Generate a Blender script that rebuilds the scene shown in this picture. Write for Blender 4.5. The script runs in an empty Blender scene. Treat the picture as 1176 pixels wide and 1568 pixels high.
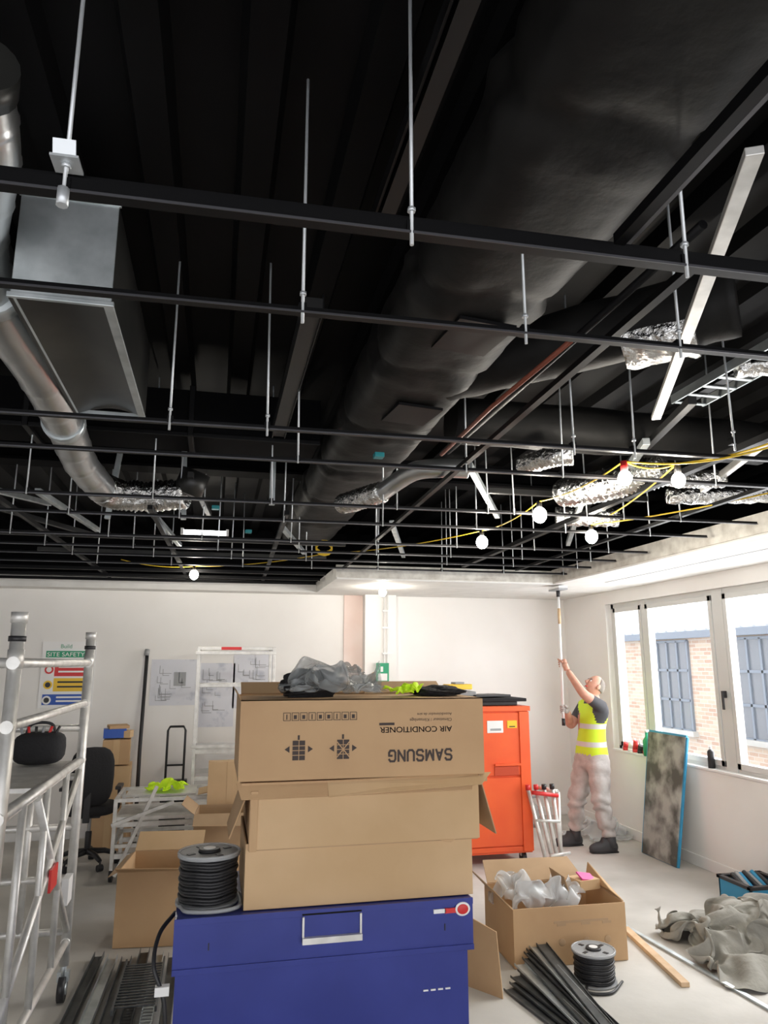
import bpy, bmesh, math, random
from mathutils import Vector, Matrix, Euler, noise
random.seed(7)
D=bpy.data; COL=bpy.context.scene.collection
# ------------------------------------------------------------ materials
def mat(name,col,rough=0.6,metal=0.0,col2=None,scale=6.0,bump=0.0,bscale=None,emit=0.0,alpha=1.0,spec=0.5,detail=4.0,ramp=(0.35,0.65),dist=0.02):
    m=D.materials.new(name); m.use_nodes=True; nt=m.node_tree; p=nt.nodes['Principled BSDF']
    p.inputs['Base Color'].default_value=(*col,1); p.inputs['Roughness'].default_value=rough
    p.inputs['Metallic'].default_value=metal; p.inputs['Specular IOR Level'].default_value=spec
    tc=nt.nodes.new('ShaderNodeTexCoord')
    if col2 is not None:
        n=nt.nodes.new('ShaderNodeTexNoise'); n.inputs['Scale'].default_value=scale; n.inputs['Detail'].default_value=detail
        nt.links.new(tc.outputs['Object'],n.inputs['Vector'])
        r=nt.nodes.new('ShaderNodeValToRGB'); r.color_ramp.elements[0].position=ramp[0]; r.color_ramp.elements[1].position=ramp[1]
        r.color_ramp.elements[0].color=(*col,1); r.color_ramp.elements[1].color=(*col2,1)
        nt.links.new(n.outputs['Fac'],r.inputs['Fac']); nt.links.new(r.outputs['Color'],p.inputs['Base Color'])
    if bump>0:
        n2=nt.nodes.new('ShaderNodeTexNoise'); n2.inputs['Scale'].default_value=bscale or scale*3; n2.inputs['Detail'].default_value=5
        nt.links.new(tc.outputs['Object'],n2.inputs['Vector'])
        b=nt.nodes.new('ShaderNodeBump'); b.inputs['Strength'].default_value=bump; b.inputs['Distance'].default_value=dist
        nt.links.new(n2.outputs['Fac'],b.inputs['Height']); nt.links.new(b.outputs['Normal'],p.inputs['Normal'])
    if emit>0:
        p.inputs['Emission Color'].default_value=(*col,1); p.inputs['Emission Strength'].default_value=emit
    if alpha<1: p.inputs['Alpha'].default_value=alpha
    return m
M={}
M['wall']=mat('wall_paint',(0.82,0.80,0.77),0.8,col2=(0.87,0.855,0.83),scale=1.2,bump=0.04,bscale=8)
M['pink']=mat('bare_plaster',(0.80,0.64,0.58),0.85,col2=(0.84,0.72,0.67),scale=3)
M['soffit']=mat('soffit_board',(0.80,0.79,0.76),0.8,col2=(0.72,0.71,0.68),scale=5,bump=0.1,bscale=14)
M['rawedge']=mat('jointed_edge',(0.78,0.76,0.70),0.9,col2=(0.55,0.52,0.47),scale=9,bump=0.3,bscale=25)
M['black']=mat('black_paint',(0.0015,0.0015,0.002),0.8,col2=(0.003,0.003,0.0035),scale=3,spec=.08)
M['deck']=mat('black_deck',(0.0018,0.0018,0.0021),0.6,col2=(0.0035,0.0035,0.0039),scale=2,bump=0.05,spec=.10)
M['floor']=mat('floor_screed',(0.44,0.425,0.39),0.7,col2=(0.62,0.60,0.56),scale=1.1,bump=0.08,bscale=20,detail=10)
M['bar']=mat('grid_black',(0.004,0.004,0.0045),0.45,spec=.15)
M['edge_glint']=mat('grid_edge_glint',(0.10,0.10,0.11),0.35,metal=0.6)  # silver bar edge, its pale tone also paints the thin highlight
M['rod']=mat('zinc_rod',(0.60,0.63,0.65),0.4,metal=0.5)
M['ins']=mat('duct_insulation',(0.006,0.0058,0.0056),0.6,col2=(0.012,0.0116,0.011),scale=4,bump=0.22,bscale=7,dist=0.03,spec=.2)
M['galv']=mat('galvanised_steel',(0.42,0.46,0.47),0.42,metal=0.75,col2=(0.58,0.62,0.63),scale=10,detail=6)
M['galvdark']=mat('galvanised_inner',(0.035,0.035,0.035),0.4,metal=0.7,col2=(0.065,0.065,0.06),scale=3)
M['foil']=mat('foil',(0.78,0.78,0.77),0.22,metal=1.0,bump=0.9,bscale=28,dist=0.03)
M['spiral']=mat('spiral_duct',(0.50,0.51,0.51),0.3,metal=0.9,bump=0.15,bscale=8)
M['alu']=mat('aluminium',(0.62,0.61,0.58),0.45,metal=0.55,col2=(0.78,0.77,0.74),scale=14)
M['card']=mat('cardboard',(0.49,0.31,0.165),0.8,col2=(0.57,0.375,0.205),scale=1.8,bump=0.05,bscale=14,detail=7)
M['card2']=mat('cardboard_pale',(0.56,0.375,0.20),0.8,col2=(0.65,0.45,0.26),scale=1.9,bump=0.05,bscale=12,detail=7)
M['cardin']=mat('cardboard_inner',(0.42,0.28,0.16),0.85,col2=(0.47,0.32,0.19),scale=4)
M['ink']=mat('black_ink',(0.05,0.035,0.03),0.7)
M['blue']=mat('blue_enamel',(0.022,0.035,0.23),0.35,col2=(0.03,0.045,0.27),scale=5,bump=0.02,bscale=4)
M['orange']=mat('orange_enamel',(0.88,0.13,0.03),0.4,col2=(0.82,0.10,0.025),scale=3)
M['orangedk']=mat('orange_recess_shade',(0.55,0.06,0.015),0.5)  # darker orange: shade of a recess put into the colour of a flat plate
M['red']=mat('red_plastic',(0.65,0.03,0.03),0.4)
M['white']=mat('white_plastic',(0.85,0.85,0.84),0.4)
M['paper']=mat('paper',(0.70,0.71,0.76),0.8,col2=(0.53,0.55,0.62),scale=9,ramp=(0.55,0.7))
M['grey']=mat('grey_plastic',(0.33,0.34,0.35),0.5)
M['dark']=mat('dark_plastic',(0.02,0.02,0.022),0.45)
M['fabric']=mat('black_fabric',(0.015,0.015,0.017),0.9,bump=0.2,bscale=60)
M['yellow']=mat('yellow_plastic',(0.85,0.55,0.03),0.4)
M['hivis']=mat('hi_vis',(0.62,0.88,0.02),0.7,emit=0.08,col2=(0.50,0.75,0.02),scale=14,bump=0.3,bscale=22)
M['green']=mat('green_plastic',(0.02,0.32,0.16),0.4)
M['cyan']=mat('blue_edge',(0.03,0.28,0.50),0.5)
M['dusty']=mat('dusty_board',(0.10,0.10,0.09),0.8,col2=(0.42,0.43,0.40),scale=4.5,detail=8,ramp=(0.4,0.6))
M['sheet']=mat('dust_sheet',(0.28,0.27,0.24),0.95,col2=(0.35,0.34,0.30),scale=5,bump=0.25,bscale=40)
M['wood']=mat('timber',(0.55,0.38,0.22),0.7,col2=(0.66,0.47,0.3),scale=12)
M['skin']=mat('skin',(0.52,0.26,0.18),0.55,col2=(0.60,0.32,0.23),scale=20)
M['hair']=mat('grey_hair',(0.20,0.175,0.15),0.8,bump=0.4,bscale=80)
M['shirt']=mat('grey_tshirt',(0.06,0.06,0.065),0.85)
M['trouser']=mat('painters_trousers',(0.60,0.57,0.55),0.85,col2=(0.42,0.38,0.36),scale=7,detail=8,bump=0.6,bscale=12)
M['boot']=mat('boot',(0.05,0.05,0.055),0.6)
M['copper']=mat('copper_pipe',(0.22,0.06,0.035),0.5,metal=0.3)
M['ycable']=mat('yellow_cable',(0.75,0.50,0.03),0.5)
M['bulb']=mat('lit_bulb',(1.0,0.93,0.80),0.3,emit=100)
M['tube']=mat('lit_tube',(0.95,0.98,1.0),0.3,emit=6)
M['clad']=mat('roof_cladding',(0.62,0.72,0.80),0.5)
M['slate']=mat('gutter',(0.20,0.24,0.30),0.5)
M['extwin']=mat('dark_glazing',(0.15,0.17,0.20),0.25,spec=0.8)
M['ground']=mat('paving',(0.5,0.5,0.48),0.9,col2=(0.6,0.6,0.57),scale=2)
M['frame']=mat('window_frame',(0.62,0.62,0.60),0.4)
M['magenta']=mat('pink_label',(0.6,0.04,0.25),0.5)
M['teal']=mat('teal_box',(0.02,0.25,0.28),0.4)
M['socket']=mat('signblue',(0.03,0.10,0.45),0.5)
M['rawsteel']=mat('stud_dark',(0.05,0.055,0.055),0.5,metal=0.3,col2=(0.10,0.105,0.105),scale=9)
M['unist']=mat('channel_dark',(0.014,0.014,0.014),0.5,metal=0.3)
def film(name,tint,fac):
    m=D.materials.new(name); m.use_nodes=True; nt=m.node_tree; nt.nodes.clear()
    o=nt.nodes.new('ShaderNodeOutputMaterial'); mx=nt.nodes.new('ShaderNodeMixShader'); t=nt.nodes.new('ShaderNodeBsdfTransparent')
    p=nt.nodes.new('ShaderNodeBsdfPrincipled'); p.inputs['Base Color'].default_value=(*tint,1); p.inputs['Roughness'].default_value=0.16
    mx.inputs[0].default_value=fac; nt.links.new(t.outputs[0],mx.inputs[1]); nt.links.new(p.outputs[0],mx.inputs[2]); nt.links.new(mx.outputs[0],o.inputs[0])
    return m
M['film']=film('clear_polythene',(0.66,0.68,0.69),0.5)
M['darkfilm']=film('grey_polythene',(0.36,0.38,0.38),0.5)
M['glass']=film('window_glass',(0.6,0.65,0.68),0.06)
def brickmat():
    m=D.materials.new('brickwork'); m.use_nodes=True; nt=m.node_tree; p=nt.nodes['Principled BSDF']; p.inputs['Roughness'].default_value=0.9
    tc=nt.nodes.new('ShaderNodeTexCoord'); s=nt.nodes.new('ShaderNodeSeparateXYZ'); c=nt.nodes.new('ShaderNodeCombineXYZ')
    nt.links.new(tc.outputs['Object'],s.inputs[0]); nt.links.new(s.outputs['Y'],c.inputs['X']); nt.links.new(s.outputs['Z'],c.inputs['Y'])
    b=nt.nodes.new('ShaderNodeTexBrick'); b.inputs['Scale'].default_value=1.0; b.inputs['Brick Width'].default_value=0.23; b.inputs['Row Height'].default_value=0.078; b.inputs['Mortar Size'].default_value=0.008
    b.inputs['Color1'].default_value=(0.50,0.34,0.26,1); b.inputs['Color2'].default_value=(0.66,0.54,0.43,1); b.inputs['Mortar'].default_value=(0.62,0.58,0.53,1)
    nt.links.new(c.outputs[0],b.inputs['Vector']); nt.links.new(b.outputs['Color'],p.inputs['Base Color']); return m
M['brick']=brickmat()
def vestmat():
    m=D.materials.new('hi_vis_vest'); m.use_nodes=True; nt=m.node_tree; p=nt.nodes['Principled BSDF']; p.inputs['Roughness'].default_value=0.7
    tc=nt.nodes.new('ShaderNodeTexCoord'); s=nt.nodes.new('ShaderNodeSeparateXYZ'); nt.links.new(tc.outputs['Object'],s.inputs[0])
    mr=nt.nodes.new('ShaderNodeMapRange'); mr.inputs[1].default_value=0.8; mr.inputs[2].default_value=1.5; nt.links.new(s.outputs['Z'],mr.inputs[0])
    r=nt.nodes.new('ShaderNodeValToRGB'); r.color_ramp.interpolation='CONSTANT'; e=r.color_ramp.elements
    Y=(0.62,0.86,0.03,1); S_=(0.62,0.63,0.62,1)
    e[0].position=0; e[0].color=Y; e[1].position=0.25; e[1].color=S_
    for pos,c in ((0.32,Y),(0.50,S_),(0.57,Y)):
        k=e.new(pos); k.color=c
    nt.links.new(mr.outputs[0],r.inputs[0]); nt.links.new(r.outputs[0],p.inputs['Base Color'])
    n=nt.nodes.new('ShaderNodeTexNoise'); n.inputs['Scale'].default_value=14; b=nt.nodes.new('ShaderNodeBump'); b.inputs['Strength'].default_value=0.5
    nt.links.new(tc.outputs['Object'],n.inputs['Vector']); nt.links.new(n.outputs['Fac'],b.inputs['Height']); nt.links.new(b.outputs['Normal'],p.inputs['Normal'])
    return m
M['vest']=vestmat()

# ------------------------------------------------------------ builder
class B:
    def __init__(s,name): s.name=name; s.bm=bmesh.new(); s.mats=[]
    def mi(s,k):
        m=M[k]
        if m not in s.mats: s.mats.append(m)
        return s.mats.index(m)
    def box(s,c,size,k,rot=(0,0,0),piv=None):
        R=Euler([math.radians(a) for a in rot]).to_matrix(); c=Vector(c); i=s.mi(k); vs=[]
        for dx in(-.5,.5):
            for dy in(-.5,.5):
                for dz in(-.5,.5):
                    v=R@Vector((dx*size[0],dy*size[1],dz*size[2]))+c
                    vs.append(s.bm.verts.new(v))
        for f in((0,1,3,2),(4,6,7,5),(0,4,5,1),(2,3,7,6),(0,2,6,4),(1,5,7,3)):
            F=s.bm.faces.new([vs[j] for j in f]); F.material_index=i
        return s
    def bb(s,x0,x1,y0,y1,z0,z1,k): return s.box(((x0+x1)/2,(y0+y1)/2,(z0+z1)/2),(x1-x0,y1-y0,z1-z0),k)
    def beam(s,p,q,w,t,k,up=(0,0,1)):
        p=Vector(p);q=Vector(q);d=(q-p).normalized();u=Vector(up)
        if abs(d.dot(u))>0.98:u=Vector((1,0,0))
        a=d.cross(u).normalized();b=a.cross(d).normalized();i=s.mi(k);vs=[]
        for e in(p,q):
            for sa,sb in((-1,-1),(1,-1),(1,1),(-1,1)): vs.append(s.bm.verts.new(e+a*sa*w/2+b*sb*t/2))
        for f in((0,1,2,3),(7,6,5,4),(0,4,5,1),(1,5,6,2),(2,6,7,3),(3,7,4,0)): s.bm.faces.new([vs[j] for j in f]).material_index=i
        return s
    def path(s,pts,r,k,seg=10,caps=True,rf=None,sx=1.0,sy=1.0,closed=False):
        pts=[Vector(p) for p in pts]; n=len(pts); i=s.mi(k); rings=[]; prev=None
        for j,p in enumerate(pts):
            d=(pts[min(j+1,n-1)]-pts[max(j-1,0)]).normalized()
            if prev is None:
                u=Vector((0,0,1)) if abs(d.z)<0.9 else Vector((1,0,0)); a=d.cross(u).normalized()
            else:
                a=prev-d*prev.dot(d)
                a=a.normalized() if a.length>1e-6 else d.orthogonal().normalized()
            prev=a; b=a.cross(d)
            rr=r[j] if isinstance(r,(list,tuple)) else r
            ring=[]
            for q in range(seg):
                an=2*math.pi*q/seg; R=rr if rf is None else rr*rf(j,an,p)
                ring.append(s.bm.verts.new(p+a*math.cos(an)*R*sx+b*math.sin(an)*R*sy))
            rings.append(ring)
        for j in range(n-1):
            for q in range(seg):
                F=s.bm.faces.new((rings[j][q],rings[j][(q+1)%seg],rings[j+1][(q+1)%seg],rings[j+1][q])); F.material_index=i; F.smooth=True
        if caps:
            for ring in(rings[0],rings[-1][::-1]):
                F=s.bm.faces.new(ring); F.material_index=i
        return s
    def cyl(s,p,q,r,k,seg=14,r2=None): return s.path([p,q],[r,r if r2 is None else r2],k,seg)
    def poly(s,vs,fs,k,smooth=False):
        i=s.mi(k); V=[s.bm.verts.new(v) for v in vs]
        for f in fs:
            F=s.bm.faces.new([V[j] for j in f]); F.material_index=i; F.smooth=smooth
        return s
    def slab(s,quad,t,k):
        q=[Vector(v) for v in quad]; n=(q[1]-q[0]).cross(q[3]-q[0]).normalized()*t
        return s.poly(q+[v+n for v in q],[(3,2,1,0),(4,5,6,7),(0,1,5,4),(1,2,6,5),(2,3,7,6),(3,0,4,7)],k)
    def ball(s,c,sc,k,R=None,fn=None,u=16,v=10,sub=None):
        t=bmesh.new()
        if sub: bmesh.ops.create_icosphere(t,subdivisions=sub,radius=1)
        else: bmesh.ops.create_uvsphere(t,u_segments=u,v_segments=v,radius=1)
        c=Vector(c);R=R or Matrix.Identity(3); mp={}
        i=s.mi(k)
        for w in t.verts:
            co=w.co.copy()
            if fn: co=fn(co)
            co=Vector((co.x*sc[0],co.y*sc[1],co.z*sc[2])); mp[w]=s.bm.verts.new(R@co+c)
        for f in t.faces:
            F=s.bm.faces.new([mp[w] for w in f.verts]);F.material_index=i;F.smooth=True
        t.free(); return s
    def mesh(s,me,mtx,k=None,fn=None,smooth=True):
        mp=[s.bm.verts.new(mtx@v.co) for v in me.vertices]
        for p in me.polygons:
            try: F=s.bm.faces.new([mp[j] for j in p.vertices])
            except ValueError: continue
            kk=k if k else fn(sum((mp[j].co for j in p.vertices),Vector())/len(p.vertices))
            F.material_index=s.mi(kk); F.smooth=smooth
        return s
    def text(s,body,loc,size,k,rot=(90,0,0),sx=1.0,align='LEFT'):
        cu=D.curves.new('t','FONT');cu.body=body;cu.size=size;cu.align_x=align
        o=D.objects.new('t',cu);COL.objects.link(o); bpy.context.view_layer.update()
        me=D.meshes.new_from_object(o)
        mtx=Matrix.Translation(loc)@Euler([math.radians(a) for a in rot]).to_matrix().to_4x4()@Matrix.Diagonal((sx,1,1,1))
        s.mesh(me,mtx,k,smooth=False); D.objects.remove(o);D.meshes.remove(me);D.curves.remove(cu); return s
    def strokes(s,word,x,z,w,h,t,y,k,flip=True,gap=.25):
        # bold block lettering drawn as flat strokes on a Y plane (flip = printed upside down)
        G={'S':[(1,.82,.8,1),(.8,1,.2,1),(.2,1,0,.82),(0,.82,0,.65),(0,.65,.2,.52),(.2,.52,.8,.48),(.8,.48,1,.35),(1,.35,1,.18),(1,.18,.8,0),(.8,0,.2,0),(.2,0,0,.18)],
           'A':[(0,0,.5,1),(.5,1,1,0),(.22,.32,.78,.32)],'M':[(0,0,0,1),(0,1,.5,.1),(.5,.1,1,1),(1,1,1,0)],
           'U':[(0,1,0,.2),(0,.2,.25,0),(.25,0,.75,0),(.75,0,1,.2),(1,.2,1,1)],'N':[(0,0,0,1),(0,1,1,0),(1,0,1,1)],
           'G':[(1,.82,.8,1),(.8,1,.2,1),(.2,1,0,.8),(0,.8,0,.2),(0,.2,.2,0),(.2,0,.8,0),(.8,0,1,.2),(1,.2,1,.48),(1,.48,.55,.48)]}
        cx=0
        for ch in word:
            ww=w*(1.15 if ch=='M' else 1)
            for n_,(a,b_,c_,d_) in enumerate(G[ch]):
                yy=y-.0001*n_
                X=lambda q:(x-(cx+q*ww)) if flip else (x+cx+q*ww)
                Z=lambda q:(z-q*h) if flip else (z+q*h)
                p=Vector((X(a),yy,Z(b_)));q_=Vector((X(c_),yy,Z(d_))); d=(q_-p).normalized()*t*.3
                s.beam(p-d,q_+d,t,.0006,k,up=(0,1,0))
            cx+=ww*(1+gap)+t
        return s
    def done(s,bevel=0.0,seg=2,parent=None,xf=None,normals=True):
        if normals: bmesh.ops.recalc_face_normals(s.bm,faces=s.bm.faces)
        if xf is not None: s.bm.transform(xf)
        me=D.meshes.new(s.name); s.bm.to_mesh(me); s.bm.free()
        for m in s.mats: me.materials.append(m)
        o=D.objects.new(s.name,me); COL.objects.link(o)
        if bevel>0:
            b=o.modifiers.new('bevel','BEVEL'); b.width=bevel;b.segments=seg;b.limit_method='ANGLE';b.angle_limit=math.radians(50)
        if parent: o.parent=parent
        return o
def rotz(cx,cy,deg): return Matrix.Translation((cx,cy,0))@Matrix.Rotation(math.radians(deg),4,'Z')@Matrix.Translation((-cx,-cy,0))
def nz(p,s=1.0): return noise.noise(Vector(p)*s)
# ------------------------------------------------------------ cloth: crumpled sheets settled by simulation
def drape(items,frames=24):
    sc=bpy.context.scene; tmp=[]; cl=[]
    def coll(o):
        COL.objects.link(o); o.modifiers.new('c','COLLISION'); o.collision.thickness_outer=.006; o.collision.cloth_friction=25; tmp.append(o)
    for it in items:
        c=Vector(it['c']); sx,sy=it['s']; n=it.get('n',30); zp=c.z; o_=Vector((it['seed'],it['seed']*1.7,.3)); fr=it.get('fr',3.0); A=it['amp']
        me=D.meshes.new('g'); vs=[]
        for i in range(n):
            for j in range(n):
                u,v=i/(n-1)-.5,j/(n-1)-.5
                p=Vector((u*sx,v*sy,0)); q=Vector((u*fr,v*fr,0))+o_
                z=A*(.55+noise.noise(q)+.45*noise.noise(q*2.3))
                p.x+=A*.45*noise.noise(q*1.9+Vector((9,0,0))); p.y+=A*.45*noise.noise(q*1.9+Vector((0,9,4)))
                vs.append((c.x+p.x,c.y+p.y,zp+.03+max(z,0)+it.get('lift',.0)))
        fs=[(i*n+j,(i+1)*n+j,(i+1)*n+j+1,i*n+j+1) for i in range(n-1) for j in range(n-1)]
        me.from_pydata(vs,[],fs); o=D.objects.new('cl',me); COL.objects.link(o)
        m=o.modifiers.new('cloth','CLOTH'); s=m.settings; s.quality=4; s.mass=.25; s.air_damping=1.5
        st=it.get('stiff',12); s.tension_stiffness=st;s.compression_stiffness=st;s.shear_stiffness=st*.4;s.bending_stiffness=it.get('bend',.3)
        k=m.collision_settings; k.use_collision=True;k.distance_min=.005;k.use_self_collision=True;k.self_distance_min=.006;k.collision_quality=1
        m.point_cache.frame_start=1; m.point_cache.frame_end=frames+1
        pm=D.meshes.new('p'); w=it.get('plane',1.5); pm.from_pydata([(c.x-w,c.y-w,zp),(c.x+w,c.y-w,zp),(c.x+w,c.y+w,zp),(c.x-w,c.y+w,zp)],[],[(0,1,2,3)]); coll(D.objects.new('p',pm))
        for (ox,oy,oz,r) in it.get('obst',()):
            t=bmesh.new(); bmesh.ops.create_uvsphere(t,u_segments=12,v_segments=8,radius=r); om=D.meshes.new('o'); t.to_mesh(om); t.free(); om.transform(Matrix.Translation((ox,oy,oz))); coll(D.objects.new('o',om))
        cl.append((o,it))
    for f in range(1,frames+1): sc.frame_set(f)
    dg=bpy.context.evaluated_depsgraph_get()
    for o,it in cl:
        me=D.meshes.new_from_object(o.evaluated_get(dg)); me.name=it['name']
        for p in me.polygons: p.use_smooth=True
        me.materials.clear(); me.materials.append(M[it['k']])
        zc=it['c'][2]
        for v in me.vertices: v.co.z=max(v.co.z,zc+.001)
        D.objects.remove(o); no=D.objects.new(it['name'],me); COL.objects.link(no)
        sb=no.modifiers.new('s','SUBSURF'); sb.levels=1; sb.render_levels=2
    for o in tmp: D.objects.remove(o)
    sc.frame_set(1)
drape([
 dict(name='dust_sheet_heap',k='sheet',c=(3.42,4.50,0.0),s=(1.0,.95),amp=.34,seed=2.0,n=62,fr=4.2,lift=.12,obst=((3.50,4.60,.03,.20),(3.22,4.36,.0,.13),(3.75,4.45,.0,.16)),bend=.15),
 dict(name='plastic_bag',k='darkfilm',c=(.52,3.23,1.664),s=(.40,.34),amp=.15,seed=5.0,n=40,fr=3.6,lift=.05,plane=.40,obst=((.55,3.25,1.69,.085),(.40,3.25,1.68,.07)),bend=2.0),
 dict(name='packing_bag',k='film',c=(2.10,4.76,.24),s=(.42,.34),amp=.20,seed=21.0,n=40,fr=4.0,plane=.26,bend=2.0,obst=((2.06,4.72,.26,.10),(2.22,4.82,.25,.08))),
 dict(name='hi_vis_jacket',k='hivis',c=(.81,3.20,1.664),s=(.17,.16),amp=.055,seed=9.0,n=24,fr=2.6,plane=.2,bend=1.0),
 dict(name='hi_vis_jacket',k='hivis',c=(-.36,7.2,.672),s=(.36,.3),amp=.12,seed=31.0,n=26,fr=2.6,plane=.4,bend=1.0,obst=((-.36,7.2,.66,.07),)),
 dict(name='crumpled_polythene',k='film',c=(4.0,7.45,0.0),s=(.5,.45),amp=.26,seed=41.0,n=30,fr=3.0,plane=.6,bend=2.0,obst=((4.0,7.45,.0,.10),)),
])
random.seed(11)
XR=4.35; YB=8.6; XL=-3.6; YF=-2.5; ZS=2.60; ZD=3.35
# ------------------------------------------------------------ shell
B('floor').bb(XL-.1,XR+.1,YF,YB+.1,-.12,0,'floor').done()
B('wall_back').bb(XL-.1,XR+.12,YB,YB+.12,0,2.74,'wall').bb(XL-.1,XR+.12,YB,YB+.12,2.74,ZD+.1,'black').done()
w=B('wall_left'); w.bb(XL-.12,XL,YF,YB,0,2.74,'wall').bb(XL-.12,XL,YF,YB,2.74,ZD+.1,'black').done()
WY0,WY1,WZ0,WZ1=3.75,7.58,.86,2.46
w=B('wall_right')
w.bb(XR,XR+.22,YF,YB,0,WZ0,'wall').bb(XR,XR+.22,WY1,YB,WZ0,WZ1,'wall').bb(XR,XR+.22,YF,WY0,WZ0,WZ1,'wall').bb(XR,XR+.22,YF,YB,WZ1,2.74,'wall').bb(XR,XR+.22,YF,YB,2.74,ZD+.1,'black')
w.done()
B('baseboard_right').bb(XR-.016,XR,YF,YB-.02,0,.10,'white').done(.004)
B('baseboard_back').bb(XL,XR-.02,YB-.016,YB,0,.10,'white').done(.004)
c=B('ceiling'); x=XL-.1; prof=[]
while x<XR+.1:
    prof+=[(x,ZD),(x+.09,ZD),(x+.11,ZD-.055),(x+.20,ZD-.055),(x+.22,ZD)]; x+=.30
vs=[];fs=[]
for px,pz in prof: vs+=[(px,YF,pz),(px,YB,pz)]
for j in range(len(prof)-1): fs.append((2*j,2*j+1,2*j+3,2*j+2))
c.poly(vs,fs,'deck'); c.bb(XL-.1,XR+.2,YF,YB,ZD+.02,ZD+.1,'black'); c.done(normals=False)
b=B('trim_bulkhead'); zt=2.72; zb=ZS
b.bb(3.36,XR,YF,YB,zb,zt,'soffit'); b.bb(1.1,3.36,6.85,YB,zb,zt,'soffit'); b.bb(XL,1.1,8.32,YB,zb,zt,'soffit')
b.bb(3.345,3.36,YF,6.85,zb+.01,zt+.02,'rawedge').bb(1.09,3.36,6.835,6.85,zb+.01,zt+.01,'rawedge')
b.bb(3.80,3.812,YF,6.6,zb-.003,zb+.002,'grey').bb(3.36,3.39,YF,6.9,zb-.006,zb,'white').bb(1.1,3.36,6.85,6.88,zb-.006,zb,'white')
b.done()
b=B('wall_pilaster'); b.bb(1.70,2.08,YB-.16,YB,0,zb,'wall').bb(1.47,1.70,YB-.02,YB,0,zb,'pink'); b.done()
b=B('conduit'); 
for xx in(1.93,1.97): b.cyl((xx,YB-.175,0),(xx,YB-.175,zb),.009,'white')
for z in(1.9,2.2,2.4): b.bb(1.905,1.995,YB-.188,YB-.16,z,z+.02,'white')
b.done()
# ------------------------------------------------------------ window
w=B('window_1'); X0,X1=XR+.06,XR+.13; F='frame'
w.bb(X0,X1,WY0,WY1-.02,WZ0,WZ0+.055,F).bb(X0,X1,WY0,WY1-.02,WZ1-.055,WZ1,F)
w.bb(X0,X1,WY1-.075,WY1-.02,WZ0,WZ1,F).bb(X0,X1,WY0,WY0+.05,WZ0,WZ1,F)
for y,ww in((6.9,.07),(5.72,.14),(4.55,.07)): w.bb(X0-.01,X1,y-ww/2,y+ww/2,WZ0,WZ1,F)
for a,bz in((6.94,7.5),(5.80,6.86),(4.59,5.64),(3.80,4.51)):
    w.bb(X0-.015,X1-.01,a,a+.045,WZ0+.05,WZ1-.05,F).bb(X0-.015,X1-.01,bz-.045,bz,WZ0+.05,WZ1-.05,F)
    w.bb(X0-.015,X1-.01,a,bz,WZ0+.05,WZ0+.10,F).bb(X0-.015,X1-.01,a,bz,WZ1-.10,WZ1-.05,F)
    w.bb(X0+.025,X0+.03,a+.04,bz-.04,WZ0+.09,WZ1-.09,'glass')
w.bb(X0-.05,X0-.015,5.69,5.71,1.5,1.56,'dark').bb(X0-.06,X0-.045,5.69,5.71,1.40,1.56,'dark')
w.bb(XR-.02,X0,WY0,WY1-.012,WZ0-.0,WZ0+.02,'white')
w.done(.004)
e=B('brick_building')
EX=9.5
e.bb(EX,EX+.3,6,24,-1,2.35,'brick')
for y0,y1,z0,z1 in((13.35,14.75,.45,2.25),(10.9,12.3,.45,2.25),(8.6,10.0,.45,2.25),(16.6,18.2,.45,2.25)):
    e.bb(EX-.02,EX+.05,y0,y1,z0,z1,'extwin')
    for k in range(5): yy=y0+(y1-y0)*k/4; e.bb(EX-.05,EX,yy-.025,yy+.025,z0,z1,'slate')
    for k in range(4): zz=z0+(z1-z0)*k/3; e.bb(EX-.05,EX,y0,y1,zz-.025,zz+.025,'slate')
    e.bb(EX-.12,EX,y0-.1,y1+.1,z0-.1,z0,'ground')
e.bb(EX-.18,EX,6,24,2.30,2.44,'slate')
e.poly([(EX-.1,6,2.44),(EX-.1,24,2.44),(EX+.7,24,3.35),(EX+.7,6,3.35)],[(0,1,2,3)],'clad')
y=6
while y<24: e.beam((EX-.1,y,2.46),(EX+.7,y,3.37),.08,.05,'white'); y+=.33
e.done()
B('ground_outside').bb(XR+.25,14,0,26,-1.1,-.4,'ground').done()
s=B('green_bottle'); s.path([(4.31,6.85,WZ0+.02),(4.31,6.85,WZ0+.17),(4.31,6.85,WZ0+.21),(4.31,6.85,WZ0+.25)],[.045,.045,.018,.018],'green',14); s.cyl((4.31,6.85,WZ0+.25),(4.31,6.85,WZ0+.275),.022,'white'); s.done()
s=B('sealant_tubes')
for i,(yy,kk) in enumerate(((7.35,'red'),(7.25,'white'),(7.16,'red'),(7.07,'dark'),(6.97,'red'))):
    s.cyl((4.36,yy,WZ0+.045),(4.36,yy-.02,WZ0+.10+.02*(i%3)),.028,kk); s.cyl((4.36,yy,WZ0+.1),(4.36,yy,WZ0+.16),.008,'white'); s.cyl((4.36,yy,WZ0+.02),(4.36,yy,WZ0+.05),.03,kk)
s.done()
s=B('spray_can'); s.path([(4.37,5.95,WZ0+.02),(4.37,5.95,WZ0+.16),(4.37,5.95,WZ0+.18)],[.03,.03,.015],'dark',14).cyl((4.37,5.95,WZ0+.18),(4.37,5.95,WZ0+.21),.012,'white').done()

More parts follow.
